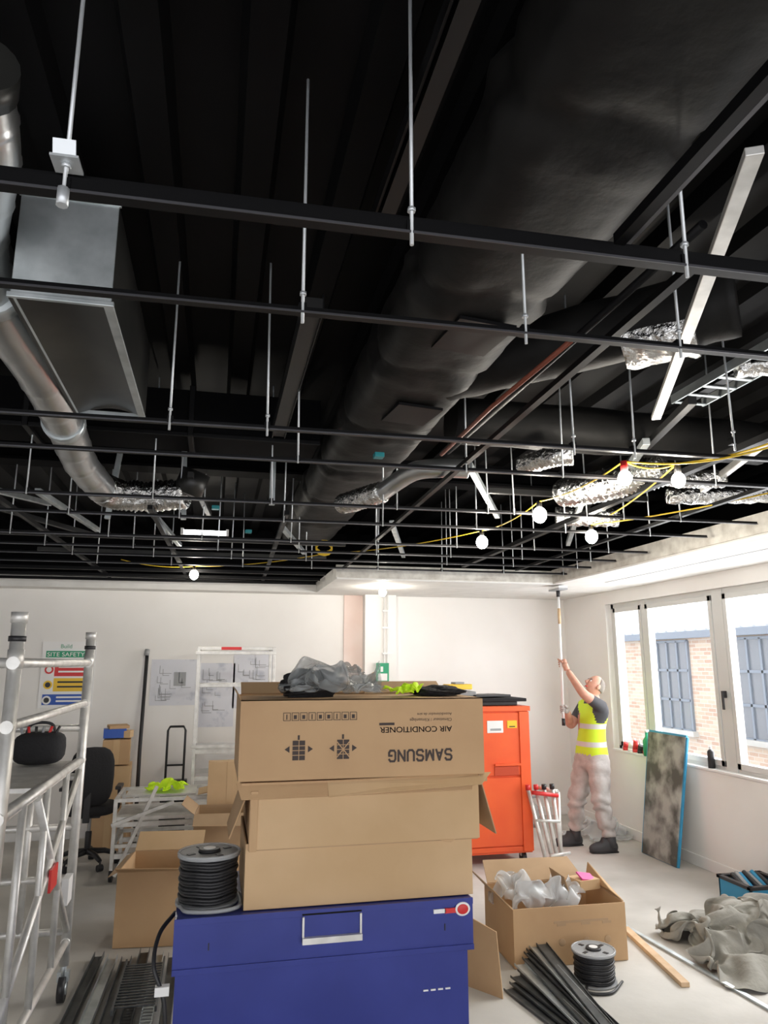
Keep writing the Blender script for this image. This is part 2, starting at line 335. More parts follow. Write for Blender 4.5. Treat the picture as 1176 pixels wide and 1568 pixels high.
# ------------------------------------------------------------ ceiling grid (set out slightly off square to the room)
GX=rotz(1.1,1.4,-1.3)
g=B('ceiling_grid'); ZB=2.655; GE=3.22
ys=[(1.26,.020,.030),(1.64,.016,.014),(2.58,.014,.014),(3.0,.014,.014),(3.86,.014,.014),(4.36,.014,.014),(5.11,.016,.014),(5.6,.016,.014),(6.05,.016,.014),(6.55,.016,.014)]
for y,wd,ht in ys:
    g.bb(XL+.1,GE,y-wd/2,y+wd/2,ZB,ZB+ht,'bar'); g.bb(XL+.1,GE,y-wd/2-.004,y+wd/2+.004,ZB-.003,ZB,'bar')
    g.bb(XL+.1,GE,y-wd/2-.0055,y-wd/2-.0035,ZB-.004,ZB+.0015,'edge_glint')
for y in(7.1,7.6,8.0): g.bb(XL+.1,.9,y-.012,y+.012,ZB,ZB+.03,'bar')
g.bb(XL+.1,GE,1.285,1.30,ZB+.045,ZB+.06,'bar')
g.bb(.80,.825,-.4,1.25,ZB+.03,ZB+.055,'bar').bb(.83,.84,-.5,1.25,ZB+.035,ZB+.045,'edge_glint')
g.bb(1.02,1.045,1.3,7.0,ZB+.03,ZB+.05,'bar')
g.bb(2.15,2.19,.6,6.6,ZB+.05,ZB+.08,'bar').bb(2.7,2.73,.6,6.6,ZB+.03,ZB+.05,'bar')
g.bb(-1.3,-1.27,3,8,ZB+.03,ZB+.055,'bar').bb(-.5,-.47,4.3,8,ZB+.03,ZB+.055,'bar').bb(.3,.33,4.3,8,ZB+.03,ZB+.055,'bar')
rods=[(-.31,1.26),(.35,1.26),(.97,1.26),(.165,1.645),(.755,1.645),(1.21,1.645),(.27,3.0),(-.23,2.58),(1.03,3.0),(1.62,2.58),(1.95,2.4),(1.35,2.58),(.12,2.58),(1.5,3.0),(.9,3.86),(1.6,3.86),(2.3,3.0),(2.3,3.86)]
for k,y in enumerate((3.86,4.36,5.11,5.6,6.05,6.55)):
    for j in range(-3,5): rods.append((j*.62+.2+.1*k,y))
for x_,y_ in rods:
    near=y_<2.8
    g.cyl((x_,y_-.012,ZB-.03 if near else ZB-.01),(x_+random.uniform(-.01,.01),y_-.012,ZD-.02),.0042,'rod',8)
    g.box((x_,y_,ZB+.012),(.02,.028,.026),'bar')
    if near: g.cyl((x_,y_-.012,ZB+.045),(x_,y_-.012,ZB+.053),.009,'rod',6)
g.done(xf=GX)
b=B('hanger_bracket'); b.box((-.31,1.25,ZB+.055),(.05,.05,.005),'rod').box((-.31,1.225,ZB+.07),(.04,.005,.03),'rod',(20,0,0)).cyl((-.31,1.245,ZB-.035),(-.31,1.245,ZB-.0),.011,'rod',8).done(xf=GX)

# ------------------------------------------------------------ main insulated duct
def wrinkle(j,an,p):
    v=1+.05*nz((math.cos(an)*1.2,p.y*1.1,math.sin(an)*1.2))+.035*nz((math.cos(an)*3,p.y*5,math.sin(an)*3),1.6)
    for jy in(1.2,1.95,2.55,3.3,4.1,4.9,5.7):
        v-=.075*math.exp(-((p.y-jy-.05*math.cos(an*2))/.035)**2)
        v+=.04*math.exp(-((p.y-jy-.10)/.05)**2)*(1+.8*math.sin(an*9+jy*7))
    c_,s_=abs(math.cos(an)),abs(math.sin(an)); v*=1/((c_**3.2+s_**3.2)**(1/3.2))
    return v
d=B('insulated_duct'); N=260
d.path([(.79+.0*i,-1.2+i*(8.0)/N,3.05) for i in range(N+1)],1.0,'ins',40,rf=wrinkle,sx=.235,sy=.155)
for yy in(2.15,2.95): d.box((.80,yy,2.885),(.20,.26,.012),'bar',(3,2,4))
d.done()
d=B('branch_duct'); 
pts=[Vector((.90,2.75,3.02)).lerp(Vector((1.72,1.98,3.04)),i/40) for i in range(41)]
d.path(pts,.125,'ins',24,rf=lambda j,an,p:1+.10*nz((p.x*5,p.y*5,an*.9))+.04*nz((p.x*14,p.y*14,an*2)))
pts=[Vector((1.44,2.24,3.0)).lerp(Vector((1.62,2.07,3.0)),i/24) for i in range(25)]
d.path(pts,.125,'foil',24,rf=lambda j,an,p:(1+.14*nz((p.x*16,p.y*16,an*2.2))) if math.sin(an)<-.35 else .86)
d.path([Vector((1.1,3.3,3.0)).lerp(Vector((2.9,3.3,3.0)),i/20) for i in range(21)],.12,'ins',18,rf=lambda j,an,p:1+.08*nz((p.x*5,2,an)))
d.done()
d=B('cross_duct'); d.bb(-3.4,.5,3.75,4.1,2.98,3.22,'black').bb(-3.4,.5,3.74,3.75,2.96,2.985,'bar')
for x_ in(-2.6,-1.8,-1.0,-.2): d.bb(x_,x_+.03,3.73,4.12,2.96,3.24,'bar')
d.done(.004)
d=B('steel_beam'); d.bb(XL,XR,5.0,5.18,3.12,3.14,'black').bb(XL,XR,5.08,5.1,3.14,3.3,'black').bb(.39,.43,-.8,1.80,3.02,3.05,'unist').bb(.37,.45,-.8,1.80,3.05,3.055,'black').bb(.37,.376,-.8,1.80,3.01,3.05,'bar')
d.bb(.24,.30,2.25,3.7,2.98,3.02,'unist').bb(.235,.24,2.25,3.7,2.97,3.04,'unist').bb(.30,.305,2.25,3.7,2.97,3.04,'bar'); d.done()
d=B('galvanised_duct'); x0,x1,y0,y1,z0,z1=-.635,-.355,2.12,3.2,2.85,3.19
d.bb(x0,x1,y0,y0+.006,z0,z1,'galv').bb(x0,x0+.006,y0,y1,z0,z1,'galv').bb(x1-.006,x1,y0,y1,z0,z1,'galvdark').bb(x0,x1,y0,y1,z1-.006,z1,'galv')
vs=[];fs=[];n=8
for k in range(n+1):
    u=k/n; zz=z0+.012+.035*math.sin(math.pi*u); vs+=[(x0+.006+(x1-x0-.012)*u,y0,zz),(x0+.006+(x1-x0-.012)*u,y1,zz)]
for k in range(n): fs.append((2*k,2*k+1,2*k+3,2*k+2))
d.poly(vs,fs,'galvdark',True)
d.bb(x1-.022,x1+.008,y0,y1,z0-.006,z0,'galv').bb(x0-.006,x0+.006,y0,y1,z0-.006,z0,'galvdark').bb(x0,x1,y1-.01,y1+.006,z0-.004,z0+.03,'galv')
d.bb(x0-.008,x1+.008,y0-.008,y0+.006,z0-.006,z0+.010,'galv').bb(x0-.006,x1+.006,y0-.006,y0+.006,z1-.01,z1+.008,'galv')
d.done(.002)
def smooth(pts,n=8):
    P=[Vector(p) for p in pts]; P=[P[0]*2-P[1]]+P+[P[-1]*2-P[-2]]; out=[]
    for i in range(1,len(P)-2):
        for k in range(n):
            t=k/n; a,b_,c_,d_=P[i-1],P[i],P[i+1],P[i+2]
            out.append(.5*((2*b_)+(-a+c_)*t+(2*a-5*b_+4*c_-d_)*t*t+(-a+3*b_-3*c_+d_)*t**3))
    out.append(P[-2]); return out
d=B('spiral_duct')
p=smooth([(-.615,1.62,3.15),(-.65,1.85,3.11),(-.74,2.12,3.03),(-.765,2.4,2.96),(-.72,2.9,2.9),(-.72,3.4,2.86),(-.74,3.9,2.83),(-.70,4.35,2.80)],24)
d.path(p,.083,'spiral',20,rf=lambda j,an,p_:1.05 if j%12==0 else 1.0)
d.cyl((-.60,1.58,3.16),(-.62,1.65,3.145),.092,'galvdark',20)
for c_ in((-.755,2.35,2.97),(-.72,3.35,2.865)): d.path([Vector(c_)+Vector((0,-.03,0)),Vector(c_)+Vector((0,.03,0))],.092,'galv',20)
d.done()
def crump(j,an,p_): return (1.08 if j%2 else .95)+.14*nz((p_.x*14,p_.y*14+an*1.3,p_.z*14))
d=B('foil_flexible_duct'); d.path(smooth([(-.70,4.36,2.80),(-.62,4.5,2.80),(-.45,4.52,2.80),(-.22,4.45,2.81)],14),.088,'foil',18,rf=crump); d.cyl((-.22,4.45,2.81),(-.17,4.43,2.95),.09,'galvdark'); d.done()
d=B('foil_flexible_duct'); d.path(smooth([(.72,4.30,2.76),(.80,4.1,2.76),(.90,3.95,2.77)],12),.06,'foil',16,rf=crump)
d.path(smooth([(.90,3.95,2.77),(.92,3.7,2.77),(.97,3.5,2.78),(1.08,3.42,2.78),(1.22,3.40,2.78)],12),.05,'spiral',16).done()
d=B('foil_pipe_lagging')
for pp,r in(([(1.50,3.35,2.80),(1.58,3.15,2.8),(1.66,3.1,2.8)],.05),([(2.02,3.95,2.82),(2.1,3.7,2.8),(2.2,3.45,2.8),(2.3,3.3,2.82)],.085),([(2.3,3.35,2.8),(2.5,3.4,2.8),(2.7,3.35,2.8)],.05),([(2.65,3.8,2.8),(3.25,3.62,2.8)],.05),([(2.3,4.6,2.82),(2.7,4.45,2.8)],.07),([(2.0,2.35,2.98),(2.3,2.2,2.98)],.05)):
    pp=[Vector(a) for a in pp]; d.path(smooth(pp,14),r,'foil',14,rf=crump)
d.done()
d=B('cable_tray')
for x_ in(1.98,2.14): d.bb(x_-.004,x_+.004,1.7,2.75,2.96,3.0,'galv')
y=1.72
while y<2.75: d.bb(1.98,2.14,y,y+.02,2.96,2.965,'galv'); y+=.10
d.bb(2.02,2.07,1.7,2.7,2.966,2.99,'bar'); d.done()
d=B('brace_strut'); d.beam((1.0,1.06,2.80),(1.74,2.53,2.80),.036,.02,'alu').done(.002)
d=B('copper_pipe'); d.path([(1.03,1.9,2.78),(1.0,2.5,2.775),(1.0,3.15,2.77)],.009,'copper',10).path([(1.06,1.3,2.80),(1.05,3.2,2.80)],.012,'bar',10).done()
d=B('unistrut_channels')
for a,b_,k in(((-1.55,4.2,2.80),(-1.25,5.6,2.95),'galv'),((-1.1,4.6,2.82),(-.95,5.9,2.82),'galv'),((-.55,4.7,2.86),(-.35,6.4,2.80),'galv'),((-.2,4.3,2.9),(-.1,5.5,2.9),'unist'),((-1.9,4.9,2.9),(-1.0,6.2,2.82),'unist'),((.45,5.4,2.8),(.75,6.6,2.8),'galv'),((1.2,5.0,2.8),(1.7,6.6,2.8),'galv'),((1.6,4.1,2.85),(2.7,4.1,2.85),'unist'),((1.3,3.6,2.86),(1.9,4.7,2.82),'galv'),((2.0,3.0,2.86),(2.55,4.4,2.84),'galv'),((2.2,4.0,2.84),(2.9,5.6,2.80),'galv'),((-.75,5.0,2.74),(-.70,5.0,3.2),'galv'),((-.25,4.8,2.72),(-.27,4.8,3.2),'galv'),((2.4,2.4,2.86),(2.75,3.6,2.8),'alu'),((-2.0,5.8,2.76),(1.0,5.8,2.76),'unist'),((-1.6,6.9,2.8),(1.0,6.9,2.8),'galvdark'),((.3,4.5,2.78),(.3,4.5,3.2),'galv'),((1.9,2.5,2.88),(2.8,5.5,2.9),'unist')):
    d.beam(a,b_,.035,.035,k)
d.done(.002)
d=B('junction_box'); 
for p_ in((-.05,4.9,2.83),(.75,3.4,2.82),(.2,5.6,2.8)): d.box(p_,(.05,.05,.025),'teal')
d.done(.004)
d=B('tube_light'); d.cyl((-.28,5.5,2.76),(.03,5.5,2.76),.018,'tube').box((-.29,5.5,2.765),(.02,.045,.045),'white').box((.04,5.5,2.765),(.02,.045,.045),'white').done()
# festoon lights
bulbs=[(-.24,7.04,2.62),(1.70,7.5,2.54),(1.76,4.65,2.62),(1.77,3.74,2.63),(2.39,4.28,2.62),(1.77,2.84,2.62),(2.03,2.82,2.62)]
for i,p_ in enumerate(bulbs):
    b=B('festoon_lamp'); x_,y_,z_=p_
    k_=.85 if y_<3 else 1.1
    b.ball((x_,y_,z_),(.036*k_,.036*k_,.042*k_),'bulb',u=32,v=20); b.cyl((x_,y_,z_+.03),(x_,y_,z_+.058 if i==1 else z_+.08),.016,'dark' if i!=5 else 'red')
    o=b.done()
    l=D.lights.new('lamp_light','POINT'); l.energy={1:5,5:3}.get(i,10); l.color=(1,.93,.82); l.shadow_soft_size=.05
    lo=D.objects.new('light',l); COL.objects.link(lo); lo.location=(x_,y_,z_-.08); lo.parent=o
b=B('yellow_cable')
def sag(a,b_,s_,n=14): a=Vector(a);b_=Vector(b_);return [a.lerp(b_,k/n)-Vector((0,0,s_*4*(k/n)*(1-k/n))) for k in range(n+1)]
pts=[(-.9,7.0,2.74),(-.24,7.04,2.70),(.9,6.2,2.74),(1.76,4.65,2.70),(1.77,3.74,2.71),(1.77,2.84,2.70),(2.03,2.82,2.70),(2.39,4.28,2.70)]
for a,c_ in zip(pts,pts[1:]): b.path(sag(a,c_,.03),.004,'ycable',6)
b.path(sag((2.03,2.82,2.7),(2.25,2.0,2.74),.05),.0045,'ycable',6).path(sag((1.77,2.84,2.7),(2.3,2.2,2.72),.07),.0045,'ycable',6).path(sag((2.39,4.28,2.7),(3.3,2.4,2.8),.05),.0045,'ycable',6)
for k in range(5): b.path([(.85+.07*math.cos(t*.6),6.0,2.74+.05*math.sin(t*.6)+k*.008) for t in range(11)],.005,'ycable',6)
for k in range(4): b.path([(2.14+.05*math.cos(t*.6),2.2,2.72+.05*math.sin(t*.6)+k*.01) for t in range(11)],.005,'ycable',6)
b.done()
# ------------------------------------------------------------ wall items
s=B('safety_sign'); yy=YB-.012
s.bb(-1.84,-1.29,yy,YB-.001,1.33,2.03,'white')
def pan(x0,x1,z0,z1,k,dy=.003): s.bb(x0,x1,yy-dy,yy,z0,z1,k)
pan(-1.80,-1.33,1.86,1.93,'green');pan(-1.70,-1.33,1.66,1.80,'red');pan(-1.70,-1.33,1.50,1.64,'yellow');pan(-1.80,-1.33,1.36,1.47,'socket')
for z_,k in((1.73,'red'),(1.57,'yellow'),(1.41,'white')): s.cyl((-1.755,yy-.006,z_),(-1.755,yy,z_),.045,k,20); s.cyl((-1.755,yy-.008,z_),(-1.755,yy,z_),.028,'white' if k=='red' else 'dark',12)
s.text('SITE SAFETY',(-1.79,yy-.004,1.872),.062,'white',sx=1.15).text('Build',(-1.66,yy-.002,1.96),.06,'green')
for z_ in(1.75,1.70,1.59,1.54,1.43,1.39): pan(-1.66,-1.38,z_,z_+.018,'white' if z_>1.65 or z_<1.48 else 'dark',.005)
s.done()
s=B('floor_plan_drawing')
for x0,x1,z0,z1 in((-.70,-.20,1.34,1.84),(-.17,.22,1.10,1.80),(.20,.64,1.30,1.96)):
    s.bb(x0,x1,YB-.004,YB-.001,z0,z1,'paper')
    for k in range(14):
        a=random.uniform(x0+.03,x1-.15);b_=random.uniform(z0+.03,z1-.14); s.bb(a,a+random.uniform(.05,.14),YB-.006,YB-.003,b_,b_+.006,'grey');s.bb(a,a+.005,YB-.006,YB-.003,b_,b_+random.uniform(.04,.12),'grey')
s.bb(-.45,-.32,YB-.006,YB-.003,1.55,1.7,'grey');s.done()
s=B('exit_sign'); s.bb(1.83,1.98,YB-.20,YB-.19,1.56,1.80,'green').bb(1.85,1.96,YB-.203,YB-.20,1.60,1.68,'white').bb(1.88,1.91,YB-.203,YB-.20,1.70,1.76,'white'); s.done()
s=B('black_pole'); s.path([(-.72,YB-.42,0.0),(-.74,YB-.28,.9),(-.75,YB-.03,1.93)],.02,'dark',10).cyl((-.755,YB-.04,1.88),(-.75,YB-.025,1.95),.026,'grey'); s.done()

# ------------------------------------------------------------ big blue site box + stack
BX0,BX1,BY0,BY1,BZ=-.105,1.05,3.0,3.60,.875
s=B('steel_tool_chest')
s.bb(BX0+.012,BX1-.02,BY0+.012,BY1-.01,.06,BZ-.16,'blue')
s.bb(BX0,BX1,BY0-.005,BY1,BZ-.17,BZ,'blue')
s.bb(BX0,BX1,BY0-.012,BY0+.0,BZ-.185,BZ-.165,'blue').bb(BX0,BX1,BY0-.010,BY0+.0,BZ-.02,BZ+.003,'blue')
hx0,hx1,hz0,hz1=.365,.595,.765,.865
s.bb(hx0,hx1,BY0-.010,BY0-.004,hz0,hz1,'blue')
s.bb(hx0,hx1,BY0-.030,BY0-.005,hz0-.002,hz0+.020,'alu').bb(hx0,hx0+.008,BY0-.018,BY0-.004,hz0,hz1-.01,'alu').bb(hx1-.008,hx1,BY0-.018,BY0-.004,hz0,hz1-.01,'alu').bb(hx0,hx1,BY0-.012,BY0-.004,hz1-.006,hz1,'bar')
for x_ in(.02,.93): s.bb(x_,x_+.004,BY0-.008,BY0,.765,.79,'dark')
s.ball((1.005,BY0-.012,.84),(.032,.004,.026),'white').ball((1.005,BY0-.014,.84),(.024,.004,.019),'red').bb(.93,1.0,BY0-.013,BY0-.005,.828,.846,'red').bb(.885,.935,BY0-.013,BY0-.005,.83,.845,'white')
for k in range(4): s.bb(BX0+.95+k*.03,BX0+.97+k*.03,BY0+.008,BY0+.013,.55,.556,'white')
s.bb(BX0+.05,BX0+.15,BY0+.05,BY0+.5,0,.06,'dark').bb(BX1-.15,BX1-.05,BY0+.05,BY0+.5,0,.06,'dark').done(.006)
def carton(b,x0,x1,y0,y1,z0,z1,k='card',t=.006,open_=True):
    b.bb(x0,x1,y0,y0+t,z0,z1,k).bb(x0,x1,y1-t,y1,z0,z1,k).bb(x0,x0+t,y0+t,y1-t,z0,z1,k).bb(x1-t,x1,y0+t,y1-t,z0,z1,k).bb(x0+t,x1-t,y0+t,y1-t,z0,z0+t,k)
    if not open_: b.bb(x0,x1,y0,y1,z1,z1+t,k)
s=B('cardboard_carton'); carton(s,.145,1.065,3.03,3.58,.879,1.115,'card2')
s.bb(.155,1.095,3.015,3.022,1.095,1.305,'card2').bb(.155,1.09,3.022,3.03,1.09,1.10,'cardin').bb(.157,.163,3.022,3.6,1.10,1.31,'card2').bb(1.07,1.076,3.022,3.6,1.10,1.31,'card2').bb(.157,1.076,3.59,3.6,1.10,1.31,'card2').bb(.157,1.076,3.022,3.6,1.305,1.311,'card2')
s.bb(.157,.185,3.008,3.016,1.09,1.31,'card').slab([(.92,3.012,1.096),(.99,3.012,1.096),(.97,3.010,1.085),(.95,3.010,1.088)],.002,'card')
s.slab([(.157,3.05,1.32),(.157,3.55,1.32),(.085,3.5,1.10),(.085,3.1,1.12)],.005,'card').slab([(1.076,3.55,1.33),(1.10,3.02,1.34),(1.175,3.04,1.10),(1.15,3.5,1.12)],.005,'cardin')
s.slab([(.12,3.0,1.28),(1.06,3.0,1.285),(1.08,3.04,1.335),(.10,3.04,1.335)],.005,'card').slab([(.46,2.995,1.28),(1.10,2.99,1.305),(1.16,3.04,1.345),(.46,3.04,1.335)],.005,'card2')
s.bb(.12,1.14,3.03,3.6,1.312,1.338,'card')
s.done(.001)
s=B('air_conditioner_box'); x0,x1,y0,y1,z0,z1=.105,1.125,3.02,3.60,1.345,1.655
carton(s,x0,x1,y0,y1,z0,z1,'card',.007); s.bb(x0,x1,y0,y0+.42,z1-.004,z1,'card')
s.slab([(x0,y0,z1),(x0,y1,z1),(x0-.02,y1,z1+.035),(x0-.02,y0+.04,z1+.035)],.004,'card').slab([(x0+.02,y1,z1),(x1,y1,z1),(x1,y1+.1,z1+.05),(x0+.02,y1+.1,z1+.05)],.004,'cardin')
fy=y0-.0015
s.strokes('SAMSUNG',.98,1.447,.0265,.042,.0085,fy,'ink',gap=.17)
s.text('AIR CONDITIONER',(.985,fy,1.540),.032,'ink',rot=(90,180,0),sx=1.12); s.text('AIR CONDITIONER',(.984,fy,1.5405),.032,'ink',rot=(90,180,0),sx=1.12); s.text('Climatiseur / Klimaanlage',(.985,fy,1.573),.018,'ink',rot=(90,180,0),sx=1.0)
s.text('Acondicionador de aire',(.985,fy,1.595),.016,'ink',rot=(90,180,0),sx=1.0)
s.bb(.67,.735,fy-.0005,fy,1.548,1.558,'ink')
def ic(x,z,w,h,k='ink'): s.bb(x,x+w,fy-.0006,fy+.001,z,z+h,k)
for k in range(9):
    xx=.275+k*.034; ic(xx,1.572,.028,.002);ic(xx,1.602,.028,.002);ic(xx,1.572,.002,.03);ic(xx+.027,1.572,.002,.03)
    ic(xx+.008,1.579,.012,.015) if k%3 else ic(xx+.012,1.577,.004,.02)
for xx in(.315,.495):
    ic(xx,1.42,.05,.075)
    for q in range(3): s.bb(xx-.001,xx+.051,fy-.0012,fy,1.438+q*.018,1.4405+q*.018,'card')
    s.bb(xx+.024,xx+.0265,fy-.0012,fy,1.42,1.495,'card')
    for sgn,ox in((-1,xx-.012),(1,xx+.062)):
        s.poly([(ox,fy,1.475),(ox+sgn*.02,fy,1.462),(ox,fy,1.449)],[(0,1,2)],'ink'); 
    ic(xx+.02,1.498,.008,.018); 
s.beam((.492,fy-.0018,1.425),(.548,fy-.0018,1.49),.004,.0006,'card',up=(0,1,0)).beam((.548,fy-.0018,1.425),(.492,fy-.0018,1.49),.004,.0006,'card',up=(0,1,0))
s.done()
def blob(name,c,sc,k,amp=.25,fr=1.6,sub=5,seed=0.,zmin=-.55,b=None):
    b=b or B(name)
    def fn(v):
        o=Vector((seed,seed*.7,seed*1.3))
        r=1+amp*.8*noise.noise(v*fr+o)-amp*.5*abs(noise.noise(v*fr*1.9+o))-amp*.25*abs(noise.noise(v*fr*4.3+o))
        v=v*r
        if v.z<zmin: v.z=zmin
        return v
    b.ball(c,sc,k,fn=fn,sub=sub); return b
b=blob('cable_coil_bundle',(.42,3.27,1.70),(.14,.11,.085),'fabric',.4,1.6,4,seed=2.1)
for k in range(3): b.path([(.42+(.12+.012*k)*math.cos(t*2*math.pi/24),3.26+.10*math.sin(t*2*math.pi/24),1.685+.014*k+.02*math.cos(t*2*math.pi/24)) for t in range(25)],.008,'dark',6)
b.done()
blob('black_jacket',(.98,3.25,1.672),(.13,.12,.030),'fabric',.5,1.6,5,seed=11,zmin=-.4).done()
B('cardboard_flap').slab([(.70,3.50,1.655),(.77,3.53,1.655),(.76,3.53,1.76),(.72,3.52,1.74)],.004,'cardin').done()
def drum(name,x,y,z,R,H,tilt=0):
    b=B(name)
    b.path([(x,y,z),(x,y,z+.012)],R,'grey',36); b.path([(x,y,z+H-.012),(x,y,z+H)],R,'grey',36)
    n=13
    for k in range(n):
        zz=z+.016+(H-.032)*(k+.5)/n; rr=R*(.87+.03*math.sin(k*2.3))
        b.path([(x+rr*math.cos(t*2*math.pi/30),y+rr*math.sin(t*2*math.pi/30),zz+.002*math.sin(t)) for t in range(31)],(H-.03)/n*.56,'dark',8)
    b.path([(x,y,z+.01),(x,y,z+H-.01)],R*.82,'dark',28)
    b.path([(x,y,z+H),(x,y,z+H+.012)],[R*.36,R*.33],'dark',24); b.path([(x,y,z+H+.012),(x,y,z+H+.014)],R*.2,'white',20)
    b.path([(x+R*.97*math.cos(t*2*math.pi/36),y+R*.97*math.sin(t*2*math.pi/36),z+H) for t in range(37)],.006,'film',6)
    for a in range(4): an=a*math.pi/2+.5; b.box((x+R*.65*math.cos(an),y+R*.65*math.sin(an),z+H+.001),(.03,.02,.003),'dark',(0,0,math.degrees(an)))
    return b
b=drum('cable_drum',.010,3.17,.88,.122,.185); b.path(smooth([(.13,3.2,.895),(.13,3.06,.89),(.05,3.02,.887),(-.06,3.04,.887),(-.09,3.1,.89)],8),.008,'grey',6).done()
b=drum('cable_drum',2.22,4.24,.0,.125,.17); b.path(smooth([(2.12,4.15,.02),(2.1,4.09,.01),(2.22,4.06,.01),(2.36,4.18,.01)],8),.008,'dark',6).done()
b=B('black_strap'); b.path(smooth([(-.11,3.2,.84),(-.16,3.1,.80),(-.17,3.02,.72),(-.13,3.0,.62),(-.115,3.0,.5)],8),.008,'dark',8).box((-.135,3.0,.645),(.05,.03,.03),'white').done()

# ------------------------------------------------------------ orange cabinet
s=B('orange_site_cabinet'); x0,x1,y0,y1,zt=2.12,2.92,6.62,7.2,1.40
s.bb(x0,x1,y0+.01,y1,.10,zt-.04,'orange').bb(x0-.01,x1+.015,y0-.02,y1+.01,zt-.045,zt,'orange').bb(x0,x1,y0-.005,y0+.01,.12,.16,'orange')
s.bb(x1-.10,x1,y0-.02,y0+.01,.12,zt-.05,'orange').bb(x0,x0+.05,y0-.02,y0+.01,.12,zt-.05,'orange')
s.bb(x0+.05,x1-.10,y0-.008,y0+.01,.78,zt-.06,'orange').bb(x0+.05,x1-.10,y0-.008,y0+.01,.17,.76,'orange')
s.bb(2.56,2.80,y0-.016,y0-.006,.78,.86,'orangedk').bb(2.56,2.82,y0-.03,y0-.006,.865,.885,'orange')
s.bb(2.50,2.66,y0-.012,y0-.006,1.16,1.27,'white').bb(2.53,2.64,y0-.014,y0-.008,1.18,1.2,'grey').bb(2.70,2.80,y0-.012,y0-.006,1.20,1.27,'yellow').bb(2.72,2.78,y0-.014,y0-.008,1.21,1.22,'dark')
for x_ in(2.2,2.85): 
    for y_ in(6.7,7.1): s.path([(x_-.02,y_,.05),(x_+.02,y_,.05)],.05,'dark',16); s.bb(x_-.025,x_+.025,y_-.02,y_+.02,.06,.10,'alu')
s.done(.005)
b=B('paint_tray_pile'); b.bb(2.15,2.85,6.7,7.1,1.402,1.44,'dark').bb(2.45,2.93,6.66,7.05,1.44,1.47,'fabric').box((2.6,6.9,1.49),(.4,.3,.02),'dark',(0,0,12)).box((2.30,6.93,1.49),(.35,.3,.10),'grey',(0,3,-8)).box((2.30,6.85,1.575),(.26,.12,.05),'yellow',(0,0,8)).box((2.30,6.85,1.61),(.10,.10,.02),'grey',(0,0,8)).done(.006)
s=B('steel_trestle')
for i,(xa,xb) in enumerate(((2.98,2.86),(3.05,2.94),(3.11,3.02),(3.17,3.10))):
    s.cyl((xa,6.45+.03*i,.0),(xb-.0,6.55,.66),.018,'alu',12); s.cyl((xb,6.55,.655),(xb-.002,6.55,.70),.022,'red' if i<2 else 'dark',12)
s.cyl((2.88,6.5,.64),(3.14,6.52,.60),.018,'red').cyl((2.98,6.4,.12),(3.2,6.45,.12),.014,'alu').cyl((3.19,6.62,0),(3.23,6.7,.60),.02,'alu').cyl((3.23,6.7,.60),(3.1,6.9,.62),.02,'alu').cyl((2.9,6.5,.4),(3.14,6.5,.38),.013,'alu').done()
s=B('dust_covered_board')
P=[Vector((4.14,6.76,0)),Vector((4.14,6.22,0)),Vector((4.315,6.18,1.12)),Vector((4.315,6.78,1.12))]
s.slab(P,.03,'dusty')
nrm=(P[1]-P[0]).cross(P[3]-P[0]).normalized()
for a,c_ in((0,1),(1,2),(2,3),(3,0)): s.beam(P[a]+nrm*.013,P[c_]+nrm*.013,.04,.02,'cyan',up=nrm)
s.done(.003)
b=B('water_jug'); b.path([(3.55,8.1,0),(3.55,8.1,.2),(3.55,8.1,.28),(3.55,8.1,.33)],[.10,.10,.03,.03],'film',16).path(smooth([(3.55,8.1,.3),(3.66,8.1,.3),(3.66,8.1,.16)],6),.012,'grey',8).done()
b=B('tool_bag'); b.box((3.42,8.3,.20),(.22,.15,.40),'dark',(0,0,10)).box((3.42,8.21,.2),(.16,.03,.2),'grey').path(smooth([(3.34,8.3,.4),(3.42,8.3,.5),(3.5,8.3,.4)],6),.01,'dark',8).done(.01)

# ------------------------------------------------------------ open carton right
s=B('open_cardboard_box'); x0,x1,y0,y1,H=1.84,2.58,4.48,5.02,.33
carton(s,x0,x1,y0,y1,0.003,H,'card',.007)
s.slab([(x0,y1,H),(x0,y0,H),(x0-.10,y0+.03,H+.10),(x0-.12,y1,H+.12)],.005,'cardin')
s.slab([(x0+.02,y1,H),(x1-.02,y1,H),(x1-.06,y1+.16,H+.10),(x0+.05,y1+.18,H+.10)],.005,'cardin')
s.slab([(x1,y0+.02,H),(x1,y1,H),(x1+.02,y1,H+.10),(x1-.02,y0+.15,H+.03)],.005,'card')
s.slab([(2.36,4.72,.2),(2.36,4.99,.2),(2.30,4.99,.42),(2.30,4.75,.42)],.005,'cardin')
for xx in(2.10,2.26,2.40): s.ball((xx+.05,y0-.002,.13),(.022,.003,.022),'cardin'); s.bb(xx+.02,xx+.08,y0-.002,y0+.001,.22,.235,'cardin')
s.bb(2.10,2.46,y0-.002,y0+.001,.235,.25,'cardin'); s.box((2.48,4.8,.40),(.11,.08,.01),'magenta',(20,10,10)).box((2.47,4.82,.36),(.16,.14,.06),'card2',(0,0,12)); s.done(.001,xf=rotz(2.2,4.7,-2))
B('cardboard_offcut').slab([(1.35,4.55,.0),(1.62,4.15,.0),(1.60,4.17,.33),(1.36,4.52,.42)],.006,'card').done()
s=B('leaning_panel'); s.slab([(1.50,5.5,.15),(1.62,5.5,.12),(1.58,5.55,.72),(1.48,5.55,.75)],.01,'white').bb(1.53,1.58,5.49,5.505,.5,.55,'ink').slab([(1.35,5.52,.0),(1.62,5.52,.0),(1.60,5.56,.55),(1.42,5.56,.7)],.02,'grey'); s.done()
s=B('metal_studs')
